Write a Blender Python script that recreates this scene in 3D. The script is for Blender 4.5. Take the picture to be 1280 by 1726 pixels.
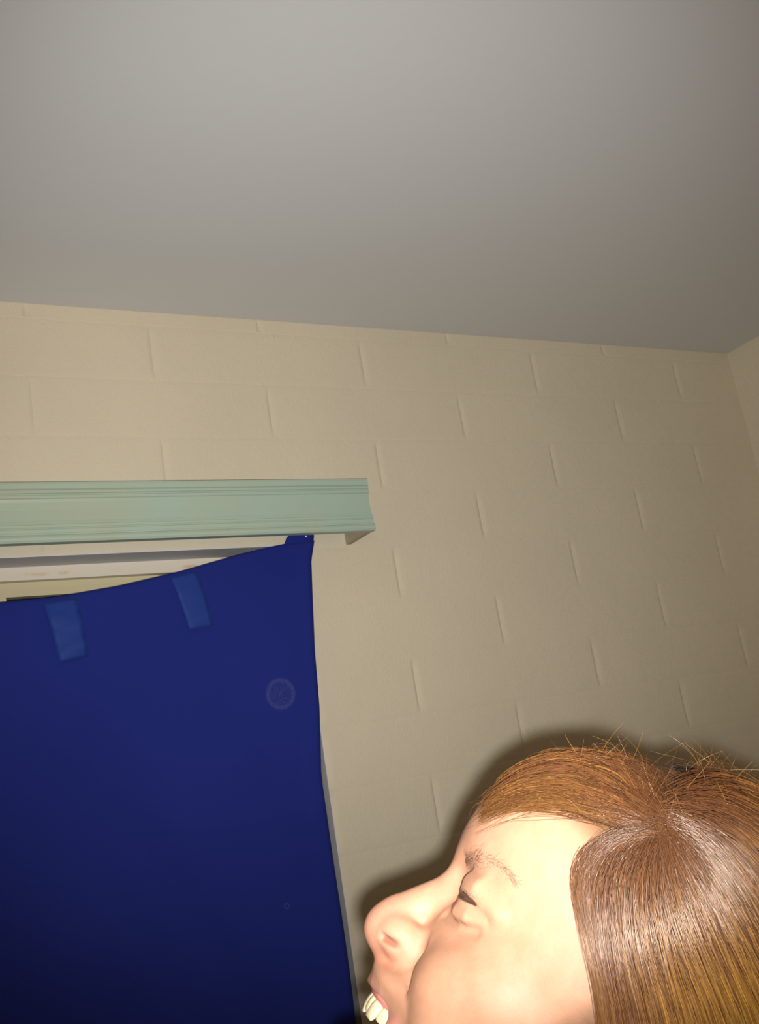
import bpy, bmesh, math, random
import numpy as np
from mathutils import Matrix, Vector

for o in list(bpy.data.objects):
    bpy.data.objects.remove(o)
S = bpy.context.scene
COL = S.collection
rng = np.random.default_rng(7)
random.seed(7)

# ------------------------------------------------------------------ camera
CAM_LOC = np.array([-0.497, -1.5552, 1.6134])
CAM_R = np.array([0.87640, -0.45490, -0.15830])
CAM_U = np.array([0.02130, -0.29160, 0.95630])
CAM_F = np.array([0.48110, 0.84150, 0.24590])
cam = bpy.data.cameras.new('camera')
cam.sensor_fit = 'HORIZONTAL'
cam.sensor_width = 36.0
cam.lens = 1708.7 / 1280 * 36.0
cam.shift_y = -10.0 / 1280
cam.clip_start = 0.02
camo = bpy.data.objects.new('camera', cam)
COL.objects.link(camo)
camo.matrix_world = Matrix([[CAM_R[i], CAM_U[i], -CAM_F[i], CAM_LOC[i]] for i in range(3)] + [[0, 0, 0, 1]])
S.camera = camo

# ------------------------------------------------------------------ light
w = bpy.data.worlds.new('night')
S.world = w
w.use_nodes = True
w.node_tree.nodes['Background'].inputs[0].default_value = (0.010, 0.011, 0.014, 1)
w.node_tree.nodes['Background'].inputs[1].default_value = 0.3

# the camera's own flash, just beside the lens, aimed up at the far corner
fl = bpy.data.lights.new('camera_flash', 'SPOT')
fl.energy = 78
fl.color = (1.0, 0.97, 0.92)
fl.spot_size = math.radians(78)
fl.spot_blend = 1.0
fl.shadow_soft_size = 0.0055
flo = bpy.data.objects.new('camera_flash', fl)
COL.objects.link(flo)
flo.location = CAM_LOC + CAM_R * 0.006 - CAM_U * 0.013
aim = CAM_F + CAM_R * -0.010 + CAM_U * 0.075
flo.rotation_euler = Vector(aim).to_track_quat('-Z', 'Y').to_euler()

# warm room light behind the photographer
lp = bpy.data.lights.new('room_light', 'POINT')
lp.energy = 12
lp.color = (1.0, 0.66, 0.34)
lp.shadow_soft_size = 0.30
lpo = bpy.data.objects.new('room_light', lp)
COL.objects.link(lpo)
lpo.location = (-0.9, -2.6, 1.75)

S.view_settings.view_transform = 'Standard'
S.view_settings.look = 'None'
S.view_settings.gamma = 1.0
S.view_settings.exposure = 0.0
S.view_settings.use_curve_mapping = False

# ------------------------------------------------------------------ helpers


def mesh_obj(name, verts, faces, mat=None, parent=None, smooth=False):
    me = bpy.data.meshes.new(name)
    me.from_pydata([tuple(map(float, v)) for v in verts], [], [tuple(map(int, f)) for f in faces])
    me.update()
    if mat:
        me.materials.append(mat)
    if smooth:
        me.polygons.foreach_set('use_smooth', [True] * len(me.polygons))
    o = bpy.data.objects.new(name, me)
    COL.objects.link(o)
    if parent:
        o.parent = parent
    return o


def fast_mesh(name, V, F, mat=None, parent=None, smooth=True, color=None):
    """V (n,3), F (m,k) arrays, all faces with the same number of corners"""
    V = np.asarray(V, np.float32)
    F = np.asarray(F, np.int32)
    me = bpy.data.meshes.new(name)
    k = F.shape[1]
    me.vertices.add(len(V))
    me.vertices.foreach_set('co', V.ravel())
    me.loops.add(F.size)
    me.loops.foreach_set('vertex_index', F.ravel())
    me.polygons.add(len(F))
    me.polygons.foreach_set('loop_start', np.arange(0, F.size, k, dtype=np.int32))
    me.polygons.foreach_set('loop_total', np.full(len(F), k, np.int32))
    me.update(calc_edges=True)
    me.validate()
    if smooth:
        me.polygons.foreach_set('use_smooth', np.ones(len(me.polygons), bool))
    if color is not None:
        a = me.color_attributes.new('tint', 'FLOAT_COLOR', 'POINT')
        c = np.ones((len(V), 4), np.float32)
        c[:, :3] = color
        a.data.foreach_set('color', c.ravel())
    if mat:
        me.materials.append(mat)
    o = bpy.data.objects.new(name, me)
    COL.objects.link(o)
    if parent:
        o.parent = parent
    return o


def box(x0, x1, y0, y1, z0, z1):
    v = [(x, y, z) for z in (z0, z1) for y in (y0, y1) for x in (x0, x1)]
    f = [(0, 2, 3, 1), (4, 5, 7, 6), (0, 1, 5, 4), (2, 6, 7, 3), (0, 4, 6, 2), (1, 3, 7, 5)]
    return v, f


def boxes(name, lst, mat, parent=None):
    V, F = [], []
    for b in lst:
        v, f = box(*b)
        n = len(V)
        V += v
        F += [tuple(i + n for i in q) for q in f]
    return mesh_obj(name, V, F, mat, parent)


def tag(o, label=None, cat=None, group=None, kind=None):
    if label:
        o['label'] = label
    if cat:
        o['category'] = cat
    if group:
        o['group'] = group
    if kind:
        o['kind'] = kind
    return o


def new_mat(name, rgb, rough=0.6, spec=0.35):
    m = bpy.data.materials.new(name)
    m.use_nodes = True
    b = m.node_tree.nodes['Principled BSDF']
    b.inputs['Base Color'].default_value = (*rgb, 1)
    b.inputs['Roughness'].default_value = rough
    b.inputs['Specular IOR Level'].default_value = spec
    return m, m.node_tree, b


def N(nt, t, **kw):
    n = nt.nodes.new(t)
    for k, v in kw.items():
        setattr(n, k, v)
    return n


def noise(nt, scale, detail=4.0, rough=0.55, coord='Object'):
    tc = N(nt, 'ShaderNodeTexCoord')
    n = N(nt, 'ShaderNodeTexNoise')
    n.inputs['Scale'].default_value = scale
    n.inputs['Detail'].default_value = detail
    n.inputs['Roughness'].default_value = rough
    nt.links.new(tc.outputs[coord], n.inputs['Vector'])
    return n


def add_bump(nt, b, height, strength, dist):
    bp = N(nt, 'ShaderNodeBump')
    bp.inputs['Strength'].default_value = strength
    bp.inputs['Distance'].default_value = dist
    nt.links.new(height, bp.inputs['Height'])
    nt.links.new(bp.outputs['Normal'], b.inputs['Normal'])
    return bp


def ramp(nt, fac, stops):
    r = N(nt, 'ShaderNodeValToRGB')
    el = r.color_ramp.elements
    while len(el) < len(stops):
        el.new(0.5)
    for e, (p, c) in zip(el, stops):
        e.position = p
        e.color = (*c, 1) if len(c) == 3 else c
    nt.links.new(fac, r.inputs['Fac'])
    return r


def mixc(nt, fac, a, b, typ='MIX'):
    m = N(nt, 'ShaderNodeMix', data_type='RGBA', blend_type=typ)
    for sock, v in ((m.inputs['Factor'], fac), (m.inputs['A'], a), (m.inputs['B'], b)):
        if hasattr(v, 'is_linked') or hasattr(v, 'links'):
            nt.links.new(v, sock)
        elif isinstance(v, (int, float)):
            sock.default_value = v
        else:
            sock.default_value = (*v, 1)
    return m.outputs['Result']


def geo_noise(nt, scale, detail=3.0):
    g = N(nt, 'ShaderNodeNewGeometry')
    n = N(nt, 'ShaderNodeTexNoise')
    n.inputs['Scale'].default_value = scale
    n.inputs['Detail'].default_value = detail
    nt.links.new(g.outputs['Position'], n.inputs['Vector'])
    return n


# ------------------------------------------------------------------ materials of the room
WALL = (0.64, 0.575, 0.445)


def wall_paint(name, rgb, fine=1.0):
    m, nt, b = new_mat(name, rgb, 0.62, 0.25)
    big = geo_noise(nt, 3.0, 4)
    col = ramp(nt, big.outputs['Fac'], [(0.3, tuple(c * 0.96 for c in rgb)), (0.7, tuple(min(1, c * 1.03) for c in rgb))])
    st = geo_noise(nt, 22.0, 2)
    stain = ramp(nt, st.outputs['Fac'], [(0.74, (0, 0, 0)), (0.80, (1, 1, 1))])
    mm = N(nt, 'ShaderNodeMath', operation='MULTIPLY')
    nt.links.new(stain.outputs['Color'], mm.inputs[0])
    mm.inputs[1].default_value = 0.25
    c = mixc(nt, mm.outputs[0], col.outputs['Color'], (rgb[0] * 0.97, rgb[1] * 0.88, rgb[2] * 0.65))
    nt.links.new(c, b.inputs['Base Color'])
    n1 = geo_noise(nt, 240.0, 4)
    n2 = geo_noise(nt, 28.0, 3)
    # pits and small nibs of thickly painted block
    vo = N(nt, 'ShaderNodeTexVoronoi')
    vo.inputs['Scale'].default_value = 42.0
    g = N(nt, 'ShaderNodeNewGeometry')
    nt.links.new(g.outputs['Position'], vo.inputs['Vector'])
    pit = ramp(nt, vo.outputs['Distance'], [(0.04, (0, 0, 0)), (0.16, (1, 1, 1))])
    pn = geo_noise(nt, 9.0, 2)
    pm = ramp(nt, pn.outputs['Fac'], [(0.56, (0, 0, 0)), (0.66, (1, 1, 1))])
    a = N(nt, 'ShaderNodeMath', operation='MULTIPLY_ADD')
    nt.links.new(n1.outputs['Fac'], a.inputs[0])
    a.inputs[1].default_value = 0.60
    nt.links.new(n2.outputs['Fac'], a.inputs[2])
    pp = N(nt, 'ShaderNodeMath', operation='SUBTRACT')
    pp.inputs[0].default_value = 1.0
    nt.links.new(pit.outputs['Color'], pp.inputs[1])
    p2 = N(nt, 'ShaderNodeMath', operation='MULTIPLY')
    nt.links.new(pp.outputs[0], p2.inputs[0])
    nt.links.new(pm.outputs['Color'], p2.inputs[1])
    p3 = N(nt, 'ShaderNodeMath', operation='MULTIPLY_ADD')
    nt.links.new(p2.outputs[0], p3.inputs[0])
    p3.inputs[1].default_value = 0.6 * fine
    nt.links.new(a.outputs[0], p3.inputs[2])
    add_bump(nt, b, p3.outputs[0], 0.42 * fine, 0.0024)
    return m


M_WALL = wall_paint('beige_block_paint', WALL)
M_CEIL, nt, b = new_mat('ceiling_paint', (0.64, 0.65, 0.655), 0.75, 0.2)
n = geo_noise(nt, 60.0, 4)
add_bump(nt, b, n.outputs['Fac'], 0.12, 0.002)
M_PLASTER = wall_paint('white_plaster', (0.62, 0.585, 0.53), 0.6)
M_REVEAL = wall_paint('grey_reveal_paint', (0.60, 0.60, 0.62), 0.8)
M_FLOOR, nt, b = new_mat('floor_carpet', (0.20, 0.17, 0.14), 0.95, 0.1)
n = geo_noise(nt, 240.0, 3)
add_bump(nt, b, n.outputs['Fac'], 0.6, 0.004)

# window head with small rust marks
M_HEAD, nt, b = new_mat('white_window_head', (0.66, 0.615, 0.52), 0.45)
n = geo_noise(nt, 55.0, 3)
g = N(nt, 'ShaderNodeNewGeometry')
sx = N(nt, 'ShaderNodeSeparateXYZ')
nt.links.new(g.outputs['Position'], sx.inputs[0])


def band(nt, sock, c, h):
    """1 inside |sock-c|<h, soft"""
    s = N(nt, 'ShaderNodeMath', operation='SUBTRACT')
    nt.links.new(sock, s.inputs[0])
    s.inputs[1].default_value = c
    a = N(nt, 'ShaderNodeMath', operation='ABSOLUTE')
    nt.links.new(s.outputs[0], a.inputs[0])
    mr = N(nt, 'ShaderNodeMapRange', clamp=True)
    nt.links.new(a.outputs[0], mr.inputs['Value'])
    mr.inputs['From Min'].default_value = h
    mr.inputs['From Max'].default_value = h * 0.4
    return mr.outputs['Result']


def mul(nt, a, b_):
    m = N(nt, 'ShaderNodeMath', operation='MULTIPLY')
    for i, v in enumerate((a, b_)):
        if isinstance(v, (int, float)):
            m.inputs[i].default_value = v
        else:
            nt.links.new(v, m.inputs[i])
    return m.outputs[0]


def mx(nt, a, b_):
    m = N(nt, 'ShaderNodeMath', operation='MAXIMUM')
    nt.links.new(a, m.inputs[0])
    nt.links.new(b_, m.inputs[1])
    return m.outputs[0]


rust_x = mx(nt, band(nt, sx.outputs['X'], -0.205, 0.024), mx(nt, band(nt, sx.outputs['X'], -0.161, 0.014), band(nt, sx.outputs['X'], 0.045, 0.016)))
rn = ramp(nt, n.outputs['Fac'], [(0.42, (0, 0, 0)), (0.62, (1, 1, 1))])
rust = mul(nt, mul(nt, rust_x, band(nt, sx.outputs['Z'], 1.9880, 0.0040)), rn.outputs['Color'])
nt.links.new(mixc(nt, mul(nt, rust, 0.7), (0.66, 0.615, 0.52), (0.55, 0.36, 0.13)), b.inputs['Base Color'])
M_SASH, _, _ = new_mat('cream_sash_enamel', (0.55, 0.50, 0.33), 0.4)
M_GLASS, nt, b = new_mat('window_glass', (0.9, 0.95, 0.95), 0.02, 0.5)
b.inputs['Transmission Weight'].default_value = 1.0
b.inputs['IOR'].default_value = 1.45
M_NIGHT, _, _ = new_mat('dark_night_backing', (0.012, 0.011, 0.008), 0.9, 0.05)  # darkness of the night outside, put into a surface colour

# ------------------------------------------------------------------ room shell
CEIL = 2.427
X1 = 1.406
X0, Y0 = -2.1, -3.4
BED, BL = 0.1016, 0.4064
OPX0, OPX1, OPZ0, OPZ1 = -0.86, 0.2135, 0.95, 2.002
FT = 0.0035      # body of the wall starts this far behind the block faces

wall_back = boxes('wall_back', [
    (X0, OPX0, FT, 0.20, 0, CEIL), (OPX1, X1 + 0.2, FT, 0.20, 0, CEIL),
    (OPX0, OPX1, FT, 0.20, OPZ1, CEIL), (OPX0, OPX1, FT, 0.20, 0, OPZ0)], M_WALL)
tag(wall_back, kind='structure')
wall_right = boxes('wall_right', [(X1 + FT, X1 + 0.2, Y0, 0.0, 0, CEIL)], M_WALL)
tag(wall_right, kind='structure')
wall_left = boxes('wall_left', [(X0 - 0.2, X0, Y0, 0.2, 0, CEIL)], M_WALL)
tag(wall_left, kind='structure')
wall_front = boxes('wall_front', [(X0 - 0.2, X1 + 0.2, Y0 - 0.2, Y0, 0, CEIL)], M_WALL)
tag(wall_front, kind='structure')
floor = boxes('floor', [(X0 - 0.2, X1 + 0.2, Y0 - 0.2, 0.2, -0.1, 0)], M_FLOOR)
tag(floor, kind='structure')
# ceiling with a softly rounded line of paint where it meets the walls
ceiling = boxes('ceiling', [(X0 - 0.2, X1 + 0.2, Y0 - 0.2, 0.2, CEIL, CEIL + 0.1)], M_CEIL)
tag(ceiling, kind='structure')

_blk = {}


def block_mesh(wd, ht, head_l=True, head_r=True, var=0):
    key = (round(wd, 4), round(ht, 4), head_l, head_r, var)
    if key in _blk:
        return _blk[key]
    r = random.Random(int(wd * 7919) + int(ht * 104729) + var * 31)
    DH, DB = 0.0019 * r.uniform(0.8, 1.2), 0.00045
    if wd < 0.06:
        xs = [0, wd * 0.3, wd * 0.7, wd]
    else:
        xs = [0, 0.003, 0.006, 0.011, 0.0150, wd - 0.0075, wd - 0.0045, wd - 0.002, wd]
    zs = [0, ht * 0.035, ht * 0.10, ht * 0.22, ht * 0.78, ht * 0.90, ht * 0.965, ht]
    V, F = [], []
    for z in zs:
        e = min(z, ht - z) / ht
        tap = min(1.0, max(0.0, (e - 0.02) / 0.18))       # thick paint fills the ends of the upright joints
        tap = tap * tap * (3 - 2 * tap)
        for x in xs:
            d = DH * tap * math.exp(-(x / 0.0062) ** 2) if head_l else 0.0
            if head_r:
                d = max(d, DH * tap * math.exp(-((wd - x) / 0.0024) ** 2))
            d += DB * (1.0 if e == 0 and (head_l or x > 0.001) and (head_r or x < wd - 0.001) else 0.0)
            V.append((x, d, z))
    nx = len(xs)
    for j in range(len(zs) - 1):
        for i in range(nx - 1):
            a = j * nx + i
            F.append((a, a + 1, a + nx + 1, a + nx))
    # sides running back into the wall
    per = [i for i in range(nx)] + [j * nx + nx - 1 for j in range(1, len(zs))] + \
          [(len(zs) - 1) * nx + i for i in range(nx - 2, -1, -1)] + [j * nx for j in range(len(zs) - 2, 0, -1)]
    n0 = len(V)
    for i in per:
        V.append(V[i])
    n1 = len(V)
    for i in per:
        V.append((V[i][0], 0.03, V[i][2]))
    for k in range(len(per)):
        k2 = (k + 1) % len(per)
        F.append((n0 + k2, n0 + k, n1 + k, n1 + k2))
    me = bpy.data.meshes.new('block')
    me.from_pydata(V, [], F)
    nfront = (nx - 1) * (len(zs) - 1)
    me.polygons.foreach_set('use_smooth', [i < nfront for i in range(len(F))])
    me.materials.append(M_WALL)
    _blk[key] = me
    return me


def lay(parent, wall, u0, u1, opening=None, phase=0.0):
    """lay courses of block on a wall; u runs along the wall"""
    top = 2.40
    k = -1
    while True:
        z1 = CEIL if k == -1 else top - k * BED
        z0 = top - (k + 1) * BED
        if z1 < 0.02:
            break
        z0 = max(z0, 0.0)
        off = phase + (0.0 if k % 2 == 0 else BL / 2)
        i = math.floor((u0 - off) / BL)
        while off + i * BL < u1 - 1e-4:
            a, c = max(u0, off + i * BL), min(u1, off + (i + 1) * BL)
            i += 1
            zz0 = z0
            spans = [(a, c, zz0, z1)]
            if opening:
                ox0, ox1, oz0, oz1 = opening
                if z0 < oz1 - 1e-4 and z1 > oz0 + 1e-4 and c > ox0 and a < ox1:
                    if z1 > oz1 and c <= ox1 + 0.02:          # course resting on the lintel line
                        spans = [(a, c, oz1, z1)]
                    elif z1 > oz1:
                        spans = [(a, c, z0 if a > ox1 - 0.02 else oz1, z1)]
                    elif z0 < oz0:
                        spans = [(a, c, z0, oz0)]
                    else:
                        spans = []
                        if a < ox0 - 1e-3:
                            spans.append((a, ox0, z0, z1))
                        if c > ox1 + 1e-3:
                            spans.append((ox1, c, z0, z1))
            for (p, q, s, t) in spans:
                if q - p < 0.01 or t - s < 0.008:
                    continue
                var = rng.integers(0, 3) if (q - p) > BL - 1e-3 else 0
                me = block_mesh(q - p, t - s, not (wall == 'right' and p < 1e-4), not (wall == 'back' and q > X1 - 1e-4), int(var))
                o = bpy.data.objects.new('block', me)
                COL.objects.link(o)
                o.parent = parent
                dd = rng.uniform(-0.0001, 0.0001)
                tw = rng.uniform(-0.0006, 0.0006)
                tx = rng.uniform(-0.0006, 0.0006)
                if wall == 'back':
                    o.location = (p, dd, s)
                    o.rotation_euler = (tx, 0, tw)
                else:                                  # right wall: u = -y
                    o.location = (X1 + dd, -p, s)
                    o.rotation_euler = (0, tx, -math.pi / 2 + tw)
        k += 1


lay(wall_back, 'back', X0, X1, (OPX0, OPX1, OPZ0, OPZ1))
lay(wall_right, 'right', 0.0, 2.4, None, 0.17)

# ------------------------------------------------------------------ window in its recess
RD = 0.063
window = bpy.data.objects.new('window_1', None)
COL.objects.link(window)
window.location = (0, 0, 0)
tag(window, kind='structure')
RT = 0.0012
boxes('soffit', [(OPX0, OPX1, 0.0, RD, OPZ1 - RT, OPZ1 + 0.001)], M_REVEAL, window)
boxes('jamb', [(OPX1 - RT, OPX1 + 0.0005, 0.0, RD, OPZ0, OPZ1 - RT)], M_REVEAL, window)
boxes('jamb', [(OPX0 - 0.0005, OPX0 + RT, 0.0, RD, OPZ0, OPZ1 - RT)], M_REVEAL, window)
boxes('sill', [(OPX0, OPX1, -0.02, RD, OPZ0 - 0.02, OPZ0 + 0.004)], M_PLASTER, window)
zt = OPZ1 - RT
HZ = 1.9795      # bottom of the white head
boxes('frame_head', [(OPX0 + RT, OPX1 - RT, RD, RD + 0.05, HZ, zt)], M_HEAD, window)
boxes('frame_jamb', [(OPX1 - RT - 0.03, OPX1 - RT, RD, RD + 0.05, OPZ0, HZ)], M_HEAD, window)
boxes('frame_jamb', [(OPX0 + RT, OPX0 + RT + 0.03, RD, RD + 0.05, OPZ0, HZ)], M_HEAD, window)
boxes('frame_sill', [(OPX0 + RT + 0.03, OPX1 - RT - 0.03, RD, RD + 0.05, OPZ0 + 0.004, OPZ0 + 0.035)], M_HEAD, window)
fx0, fx1 = OPX0 + RT + 0.03, OPX1 - RT - 0.03
CM = -0.2755     # centre of the meeting stile
for (a, c) in ((fx0, CM), (CM, fx1)):
    y = RD + 0.010
    sash = boxes('sash', [(a, c, y + 0.006, y + 0.030, HZ - 0.011, HZ), (a + 0.0, c, y, y + 0.030, HZ - 0.0235, HZ - 0.0105),
                          (a, a + 0.024, y, y + 0.030, OPZ0 + 0.035, HZ - 0.0235), (c - 0.024, c, y, y + 0.030, OPZ0 + 0.035, HZ - 0.0235),
                          (a + 0.024, c - 0.024, y, y + 0.030, OPZ0 + 0.035, OPZ0 + 0.07)], M_SASH, window)
    boxes('pane', [(a + 0.022, c - 0.022, y + 0.016, y + 0.020, OPZ0 + 0.065, HZ - 0.020)], M_GLASS, sash)
boxes('night_backing', [(fx0, fx1, RD + 0.09, RD + 0.092, OPZ0, HZ)], M_NIGHT, window)  # added opaque sheet behind the panes, stands in for the dark outside

# old paler paint left on the wall under the valance
M_OLD = wall_paint('pale_old_paint', (0.70, 0.63, 0.53), 0.7)

# ------------------------------------------------------------------ mint valance
M_MINT, nt, b = new_mat('mint_valance_paint', (0.44, 0.56, 0.43), 0.38, 0.4)
n = geo_noise(nt, 9.0, 3)
nt.links.new(ramp(nt, n.outputs['Fac'], [(0.35, (0.385, 0.455, 0.36)), (0.65, (0.36, 0.475, 0.40))]).outputs['Color'], b.inputs['Base Color'])
M_RAW, _, _ = new_mat('raw_valance_board', (0.42, 0.35, 0.25), 0.7)
valance = bpy.data.objects.new('window_valance', None)
COL.objects.link(valance)
valance.location = (-0.32, -0.045, 1.998)
tag(valance, 'mint green moulded valance board fixed over the window', 'valance')
VX0, VX1, VY = -0.965, 0.3235, -0.090
prof = [(0.0, 0.0005), (0.0, -0.004), (0.003, -0.0062), (0.007, -0.0066), (0.0105, -0.0050), (0.0122, -0.0012), (0.0136, -0.0012),
        (0.0146, -0.0024), (0.0200, -0.0026), (0.0212, -0.0010), (0.0222, -0.0010), (0.0232, -0.0024), (0.0266, -0.0026), (0.0276, -0.0004),
        (0.034, 0.0012), (0.050, 0.0020), (0.062, 0.0012), (0.0665, -0.0002), (0.0677, -0.0022), (0.0715, -0.0024), (0.0727, -0.0008), (0.0740, -0.0008),
        (0.0750, -0.0030), (0.0790, -0.0030), (0.0800, -0.0014), (0.0812, -0.0036), (0.0885, -0.0040), (0.0920, -0.0030), (0.0930, 0.0), (0.0930, 0.010), (0.0, 0.010)]
zb = 1.998
V, F = [], []
m = len(prof)
for x in (VX0, VX1):
    for (z, y) in prof:
        V.append((x + 0.32, VY + y + 0.045, z))
for i in range(m):
    j = (i + 1) % m
    F.append((i, m + i, m + j, j))
F.append(tuple(range(m)))
F.append(tuple(range(2 * m - 1, m - 1, -1)))
mesh_obj('front_board', V, F, M_MINT, valance)


def vbox(name, x0, x1, y0, y1, z0, z1, mat):
    return boxes(name, [(x0 + 0.32, x1 + 0.32, y0 + 0.045, y1 + 0.045, z0 - zb, z1 - zb)], mat, valance)


vbox('end_board', VX1 - 0.012, VX1 - 0.002, VY + 0.0101, -0.0015, zb, zb + 0.090, M_RAW)
vbox('end_board', VX0 + 0.002, VX0 + 0.012, VY + 0.0101, -0.0015, zb, zb + 0.090, M_RAW)
vbox('fixing_batten', VX0 + 0.013, VX1 - 0.013, -0.022, -0.0015, zb + 0.055, zb + 0.080, M_RAW)

# ------------------------------------------------------------------ blue tab-top curtain


def cloth_material(name, rgb, light, rough, emblem=False):
    m, nt, b = new_mat(name, rgb, rough, 0.15)
    tc = N(nt, 'ShaderNodeNewGeometry')
    mp = N(nt, 'ShaderNodeMapping')
    mp.inputs['Scale'].default_value = (900, 900, 900)
    nt.links.new(tc.outputs['Position'], mp.inputs['Vector'])
    wv = N(nt, 'ShaderNodeTexNoise')
    wv.inputs['Scale'].default_value = 1.0
    nt.links.new(mp.outputs['Vector'], wv.inputs['Vector'])
    big = geo_noise(nt, 5.0, 3)
    c = ramp(nt, big.outputs['Fac'], [(0.3, rgb), (0.7, light)]).outputs['Color']
    if emblem:
        s = N(nt, 'ShaderNodeSeparateXYZ')
        nt.links.new(tc.outputs['Position'], s.inputs[0])

        def dist(cx, cz):
            cb = N(nt, 'ShaderNodeCombineXYZ')
            nt.links.new(s.outputs['X'], cb.inputs['X'])
            nt.links.new(s.outputs['Z'], cb.inputs['Z'])
            vm = N(nt, 'ShaderNodeVectorMath', operation='DISTANCE')
            nt.links.new(cb.outputs[0], vm.inputs[0])
            vm.inputs[1].default_value = (cx, 0, cz)
            return vm.outputs['Value']
        d = dist(0.138, 1.750)
        ringa = band(nt, d, 0.0215, 0.0045)
        nz = geo_noise(nt, 260.0, 2)
        scr = ramp(nt, nz.outputs['Fac'], [(0.47, (0, 0, 0)), (0.50, (1, 1, 1)), (0.53, (0, 0, 0))])
        inn = N(nt, 'ShaderNodeMath', operation='LESS_THAN')
        nt.links.new(d, inn.inputs[0])
        inn.inputs[1].default_value = 0.019
        nz2 = geo_noise(nt, 500.0, 2)
        ri = mul(nt, ringa, nz2.outputs['Fac'])
        mask = mx(nt, mul(nt, ri, 0.8), mul(nt, mul(nt, scr.outputs['Color'], inn.outputs[0]), 0.8))
        d2 = dist(0.102, 1.435)
        r2 = mul(nt, band(nt, d2, 0.0036, 0.0013), 0.35)
        mask = mx(nt, mask, r2)
        disc = mul(nt, inn.outputs[0], 0.10)
        mask = mx(nt, mask, disc)
        c = mixc(nt, mul(nt, mask, 0.55), c, (0.12, 0.13, 0.27))
    nt.links.new(c, b.inputs['Base Color'])
    b.inputs['Sheen Weight'].default_value = 0.06
    b.inputs['Sheen Tint'].default_value = (0.4, 0.45, 1, 1)
    add_bump(nt, b, wv.outputs['Fac'], 0.25, 0.0006)
    return m


M_CLOTH = cloth_material('blue_cotton', (0.0105, 0.0205, 0.185), (0.0120, 0.0225, 0.200), 0.85, True)
M_TAB = cloth_material('blue_tab_cotton', (0.0135, 0.038, 0.225), (0.015, 0.041, 0.24), 0.6)
curtain = bpy.data.objects.new('blue_curtain', None)
COL.objects.link(curtain)
curtain.location = (0, 0, 0)
tag(curtain, 'royal blue tab-top curtain pinned across the window under the valance', 'curtain')

TOPX = [-0.95, -0.86, -0.80, -0.66, -0.50, -0.40, -0.276, -0.192, -0.103, -0.007, 0.095, 0.150, 0.182, 0.235]
TOPZ = [2.000, 1.999, 1.990, 1.965, 1.938, 1.929, 1.927, 1.931, 1.941, 1.958, 1.981, 1.9915, 1.9965, 2.000]
RZ = [2.012, 2.000, 1.966, 1.91, 1.81, 1.723, 1.621, 1.600, 1.548, 1.485, 1.406, 1.321, 1.25, 0.7]
RX = [0.2385, 0.2365, 0.2255, 0.2185, 0.2065, 0.2005, 0.1890, 0.1885, 0.1890, 0.1890, 0.1890, 0.1880, 0.1865, 0.178]


def top_z(x):
    return np.interp(x, TOPX, TOPZ)


def right_x(z):
    return np.interp(z, RZ[::-1], RX[::-1])


def cloth_y(x, z):
    d = np.clip((2.0 - z) / 0.5, 0, 1.6)
    side = np.clip((right_x(z) - x) / 0.25, 0, 1)
    y = -0.030 - 0.004 * d * np.sin(x * 9 + z * 3.0 + 0.4)
    y -= 0.0035 * d * np.sin((x * 0.8 + z * 0.35) * 34)
    y -= 0.0030 * np.clip(d - 0.5, 0, 1) * np.sin((x + z * 0.55) * 60) * side
    # a shallow swag that hangs from the pinned corners
    sag = 2.0 - top_z(x)
    y -= 0.004 * np.sin(np.clip((top_z(x) - z) / 0.10, 0, 1) * math.pi) * np.clip(sag / 0.05, 0, 1)
    return y


NC, NR = 150, 110
V = np.zeros((NR + 1, NC + 1, 3))
for j in range(NR + 1):
    t = (j / NR) ** 1.15
    for i in range(NC + 1):
        s = i / NC
        x = -0.95 + s * 1.185
        for _ in range(2):
            zt_ = top_z(x)
            z = zt_ - t * (zt_ - 0.72)
            xr = right_x(z)
            x = -0.95 + s * (xr + 0.95)
        y = cloth_y(x, z)
        hem = 1.0 if (xr - x) < 0.023 or t * (zt_ - 0.72) < 0.020 else 0.0
        V[j, i] = (x, y - 0.0012 * hem, z)
idx = np.arange((NR + 1) * (NC + 1)).reshape(NR + 1, NC + 1)
Fq = np.stack([idx[:-1, :-1], idx[1:, :-1], idx[1:, 1:], idx[:-1, 1:]], -1).reshape(-1, 4)
panel = fast_mesh('panel', V.reshape(-1, 3), Fq, M_CLOTH, curtain)
sm = panel.modifiers.new('thickness', 'SOLIDIFY')
sm.thickness = 0.0014
sm.offset = 1.0


def strip(name, rows, mat, parent, thick=0.0016):
    """rows: list of (left xyz, right xyz); a ribbon with thickness"""
    k = 6
    R_ = []
    for a, c in rows:
        a, c = np.array(a), np.array(c)
        R_.append([a + (c - a) * u / k for u in range(k + 1)])
    R_ = np.array(R_)
    n_ = len(rows)
    for r in range(n_):
        for u in range(k + 1):
            R_[r, u, 1] += -0.0010 * math.sin(u / k * math.pi) + 0.0007 * math.sin(r * 1.9 + u * 0.9)
    ii = np.arange(n_ * (k + 1)).reshape(n_, k + 1)
    Fs = np.stack([ii[:-1, :-1], ii[1:, :-1], ii[1:, 1:], ii[:-1, 1:]], -1).reshape(-1, 4)
    o = fast_mesh(name, R_.reshape(-1, 3), Fs, mat, parent)
    s_ = o.modifiers.new('thickness', 'SOLIDIFY')
    s_.thickness = thick
    s_.offset = 1.0
    return o


def lerp(a, c, t):
    return tuple(a[i] + (c[i] - a[i]) * t for i in range(len(a)))


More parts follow.
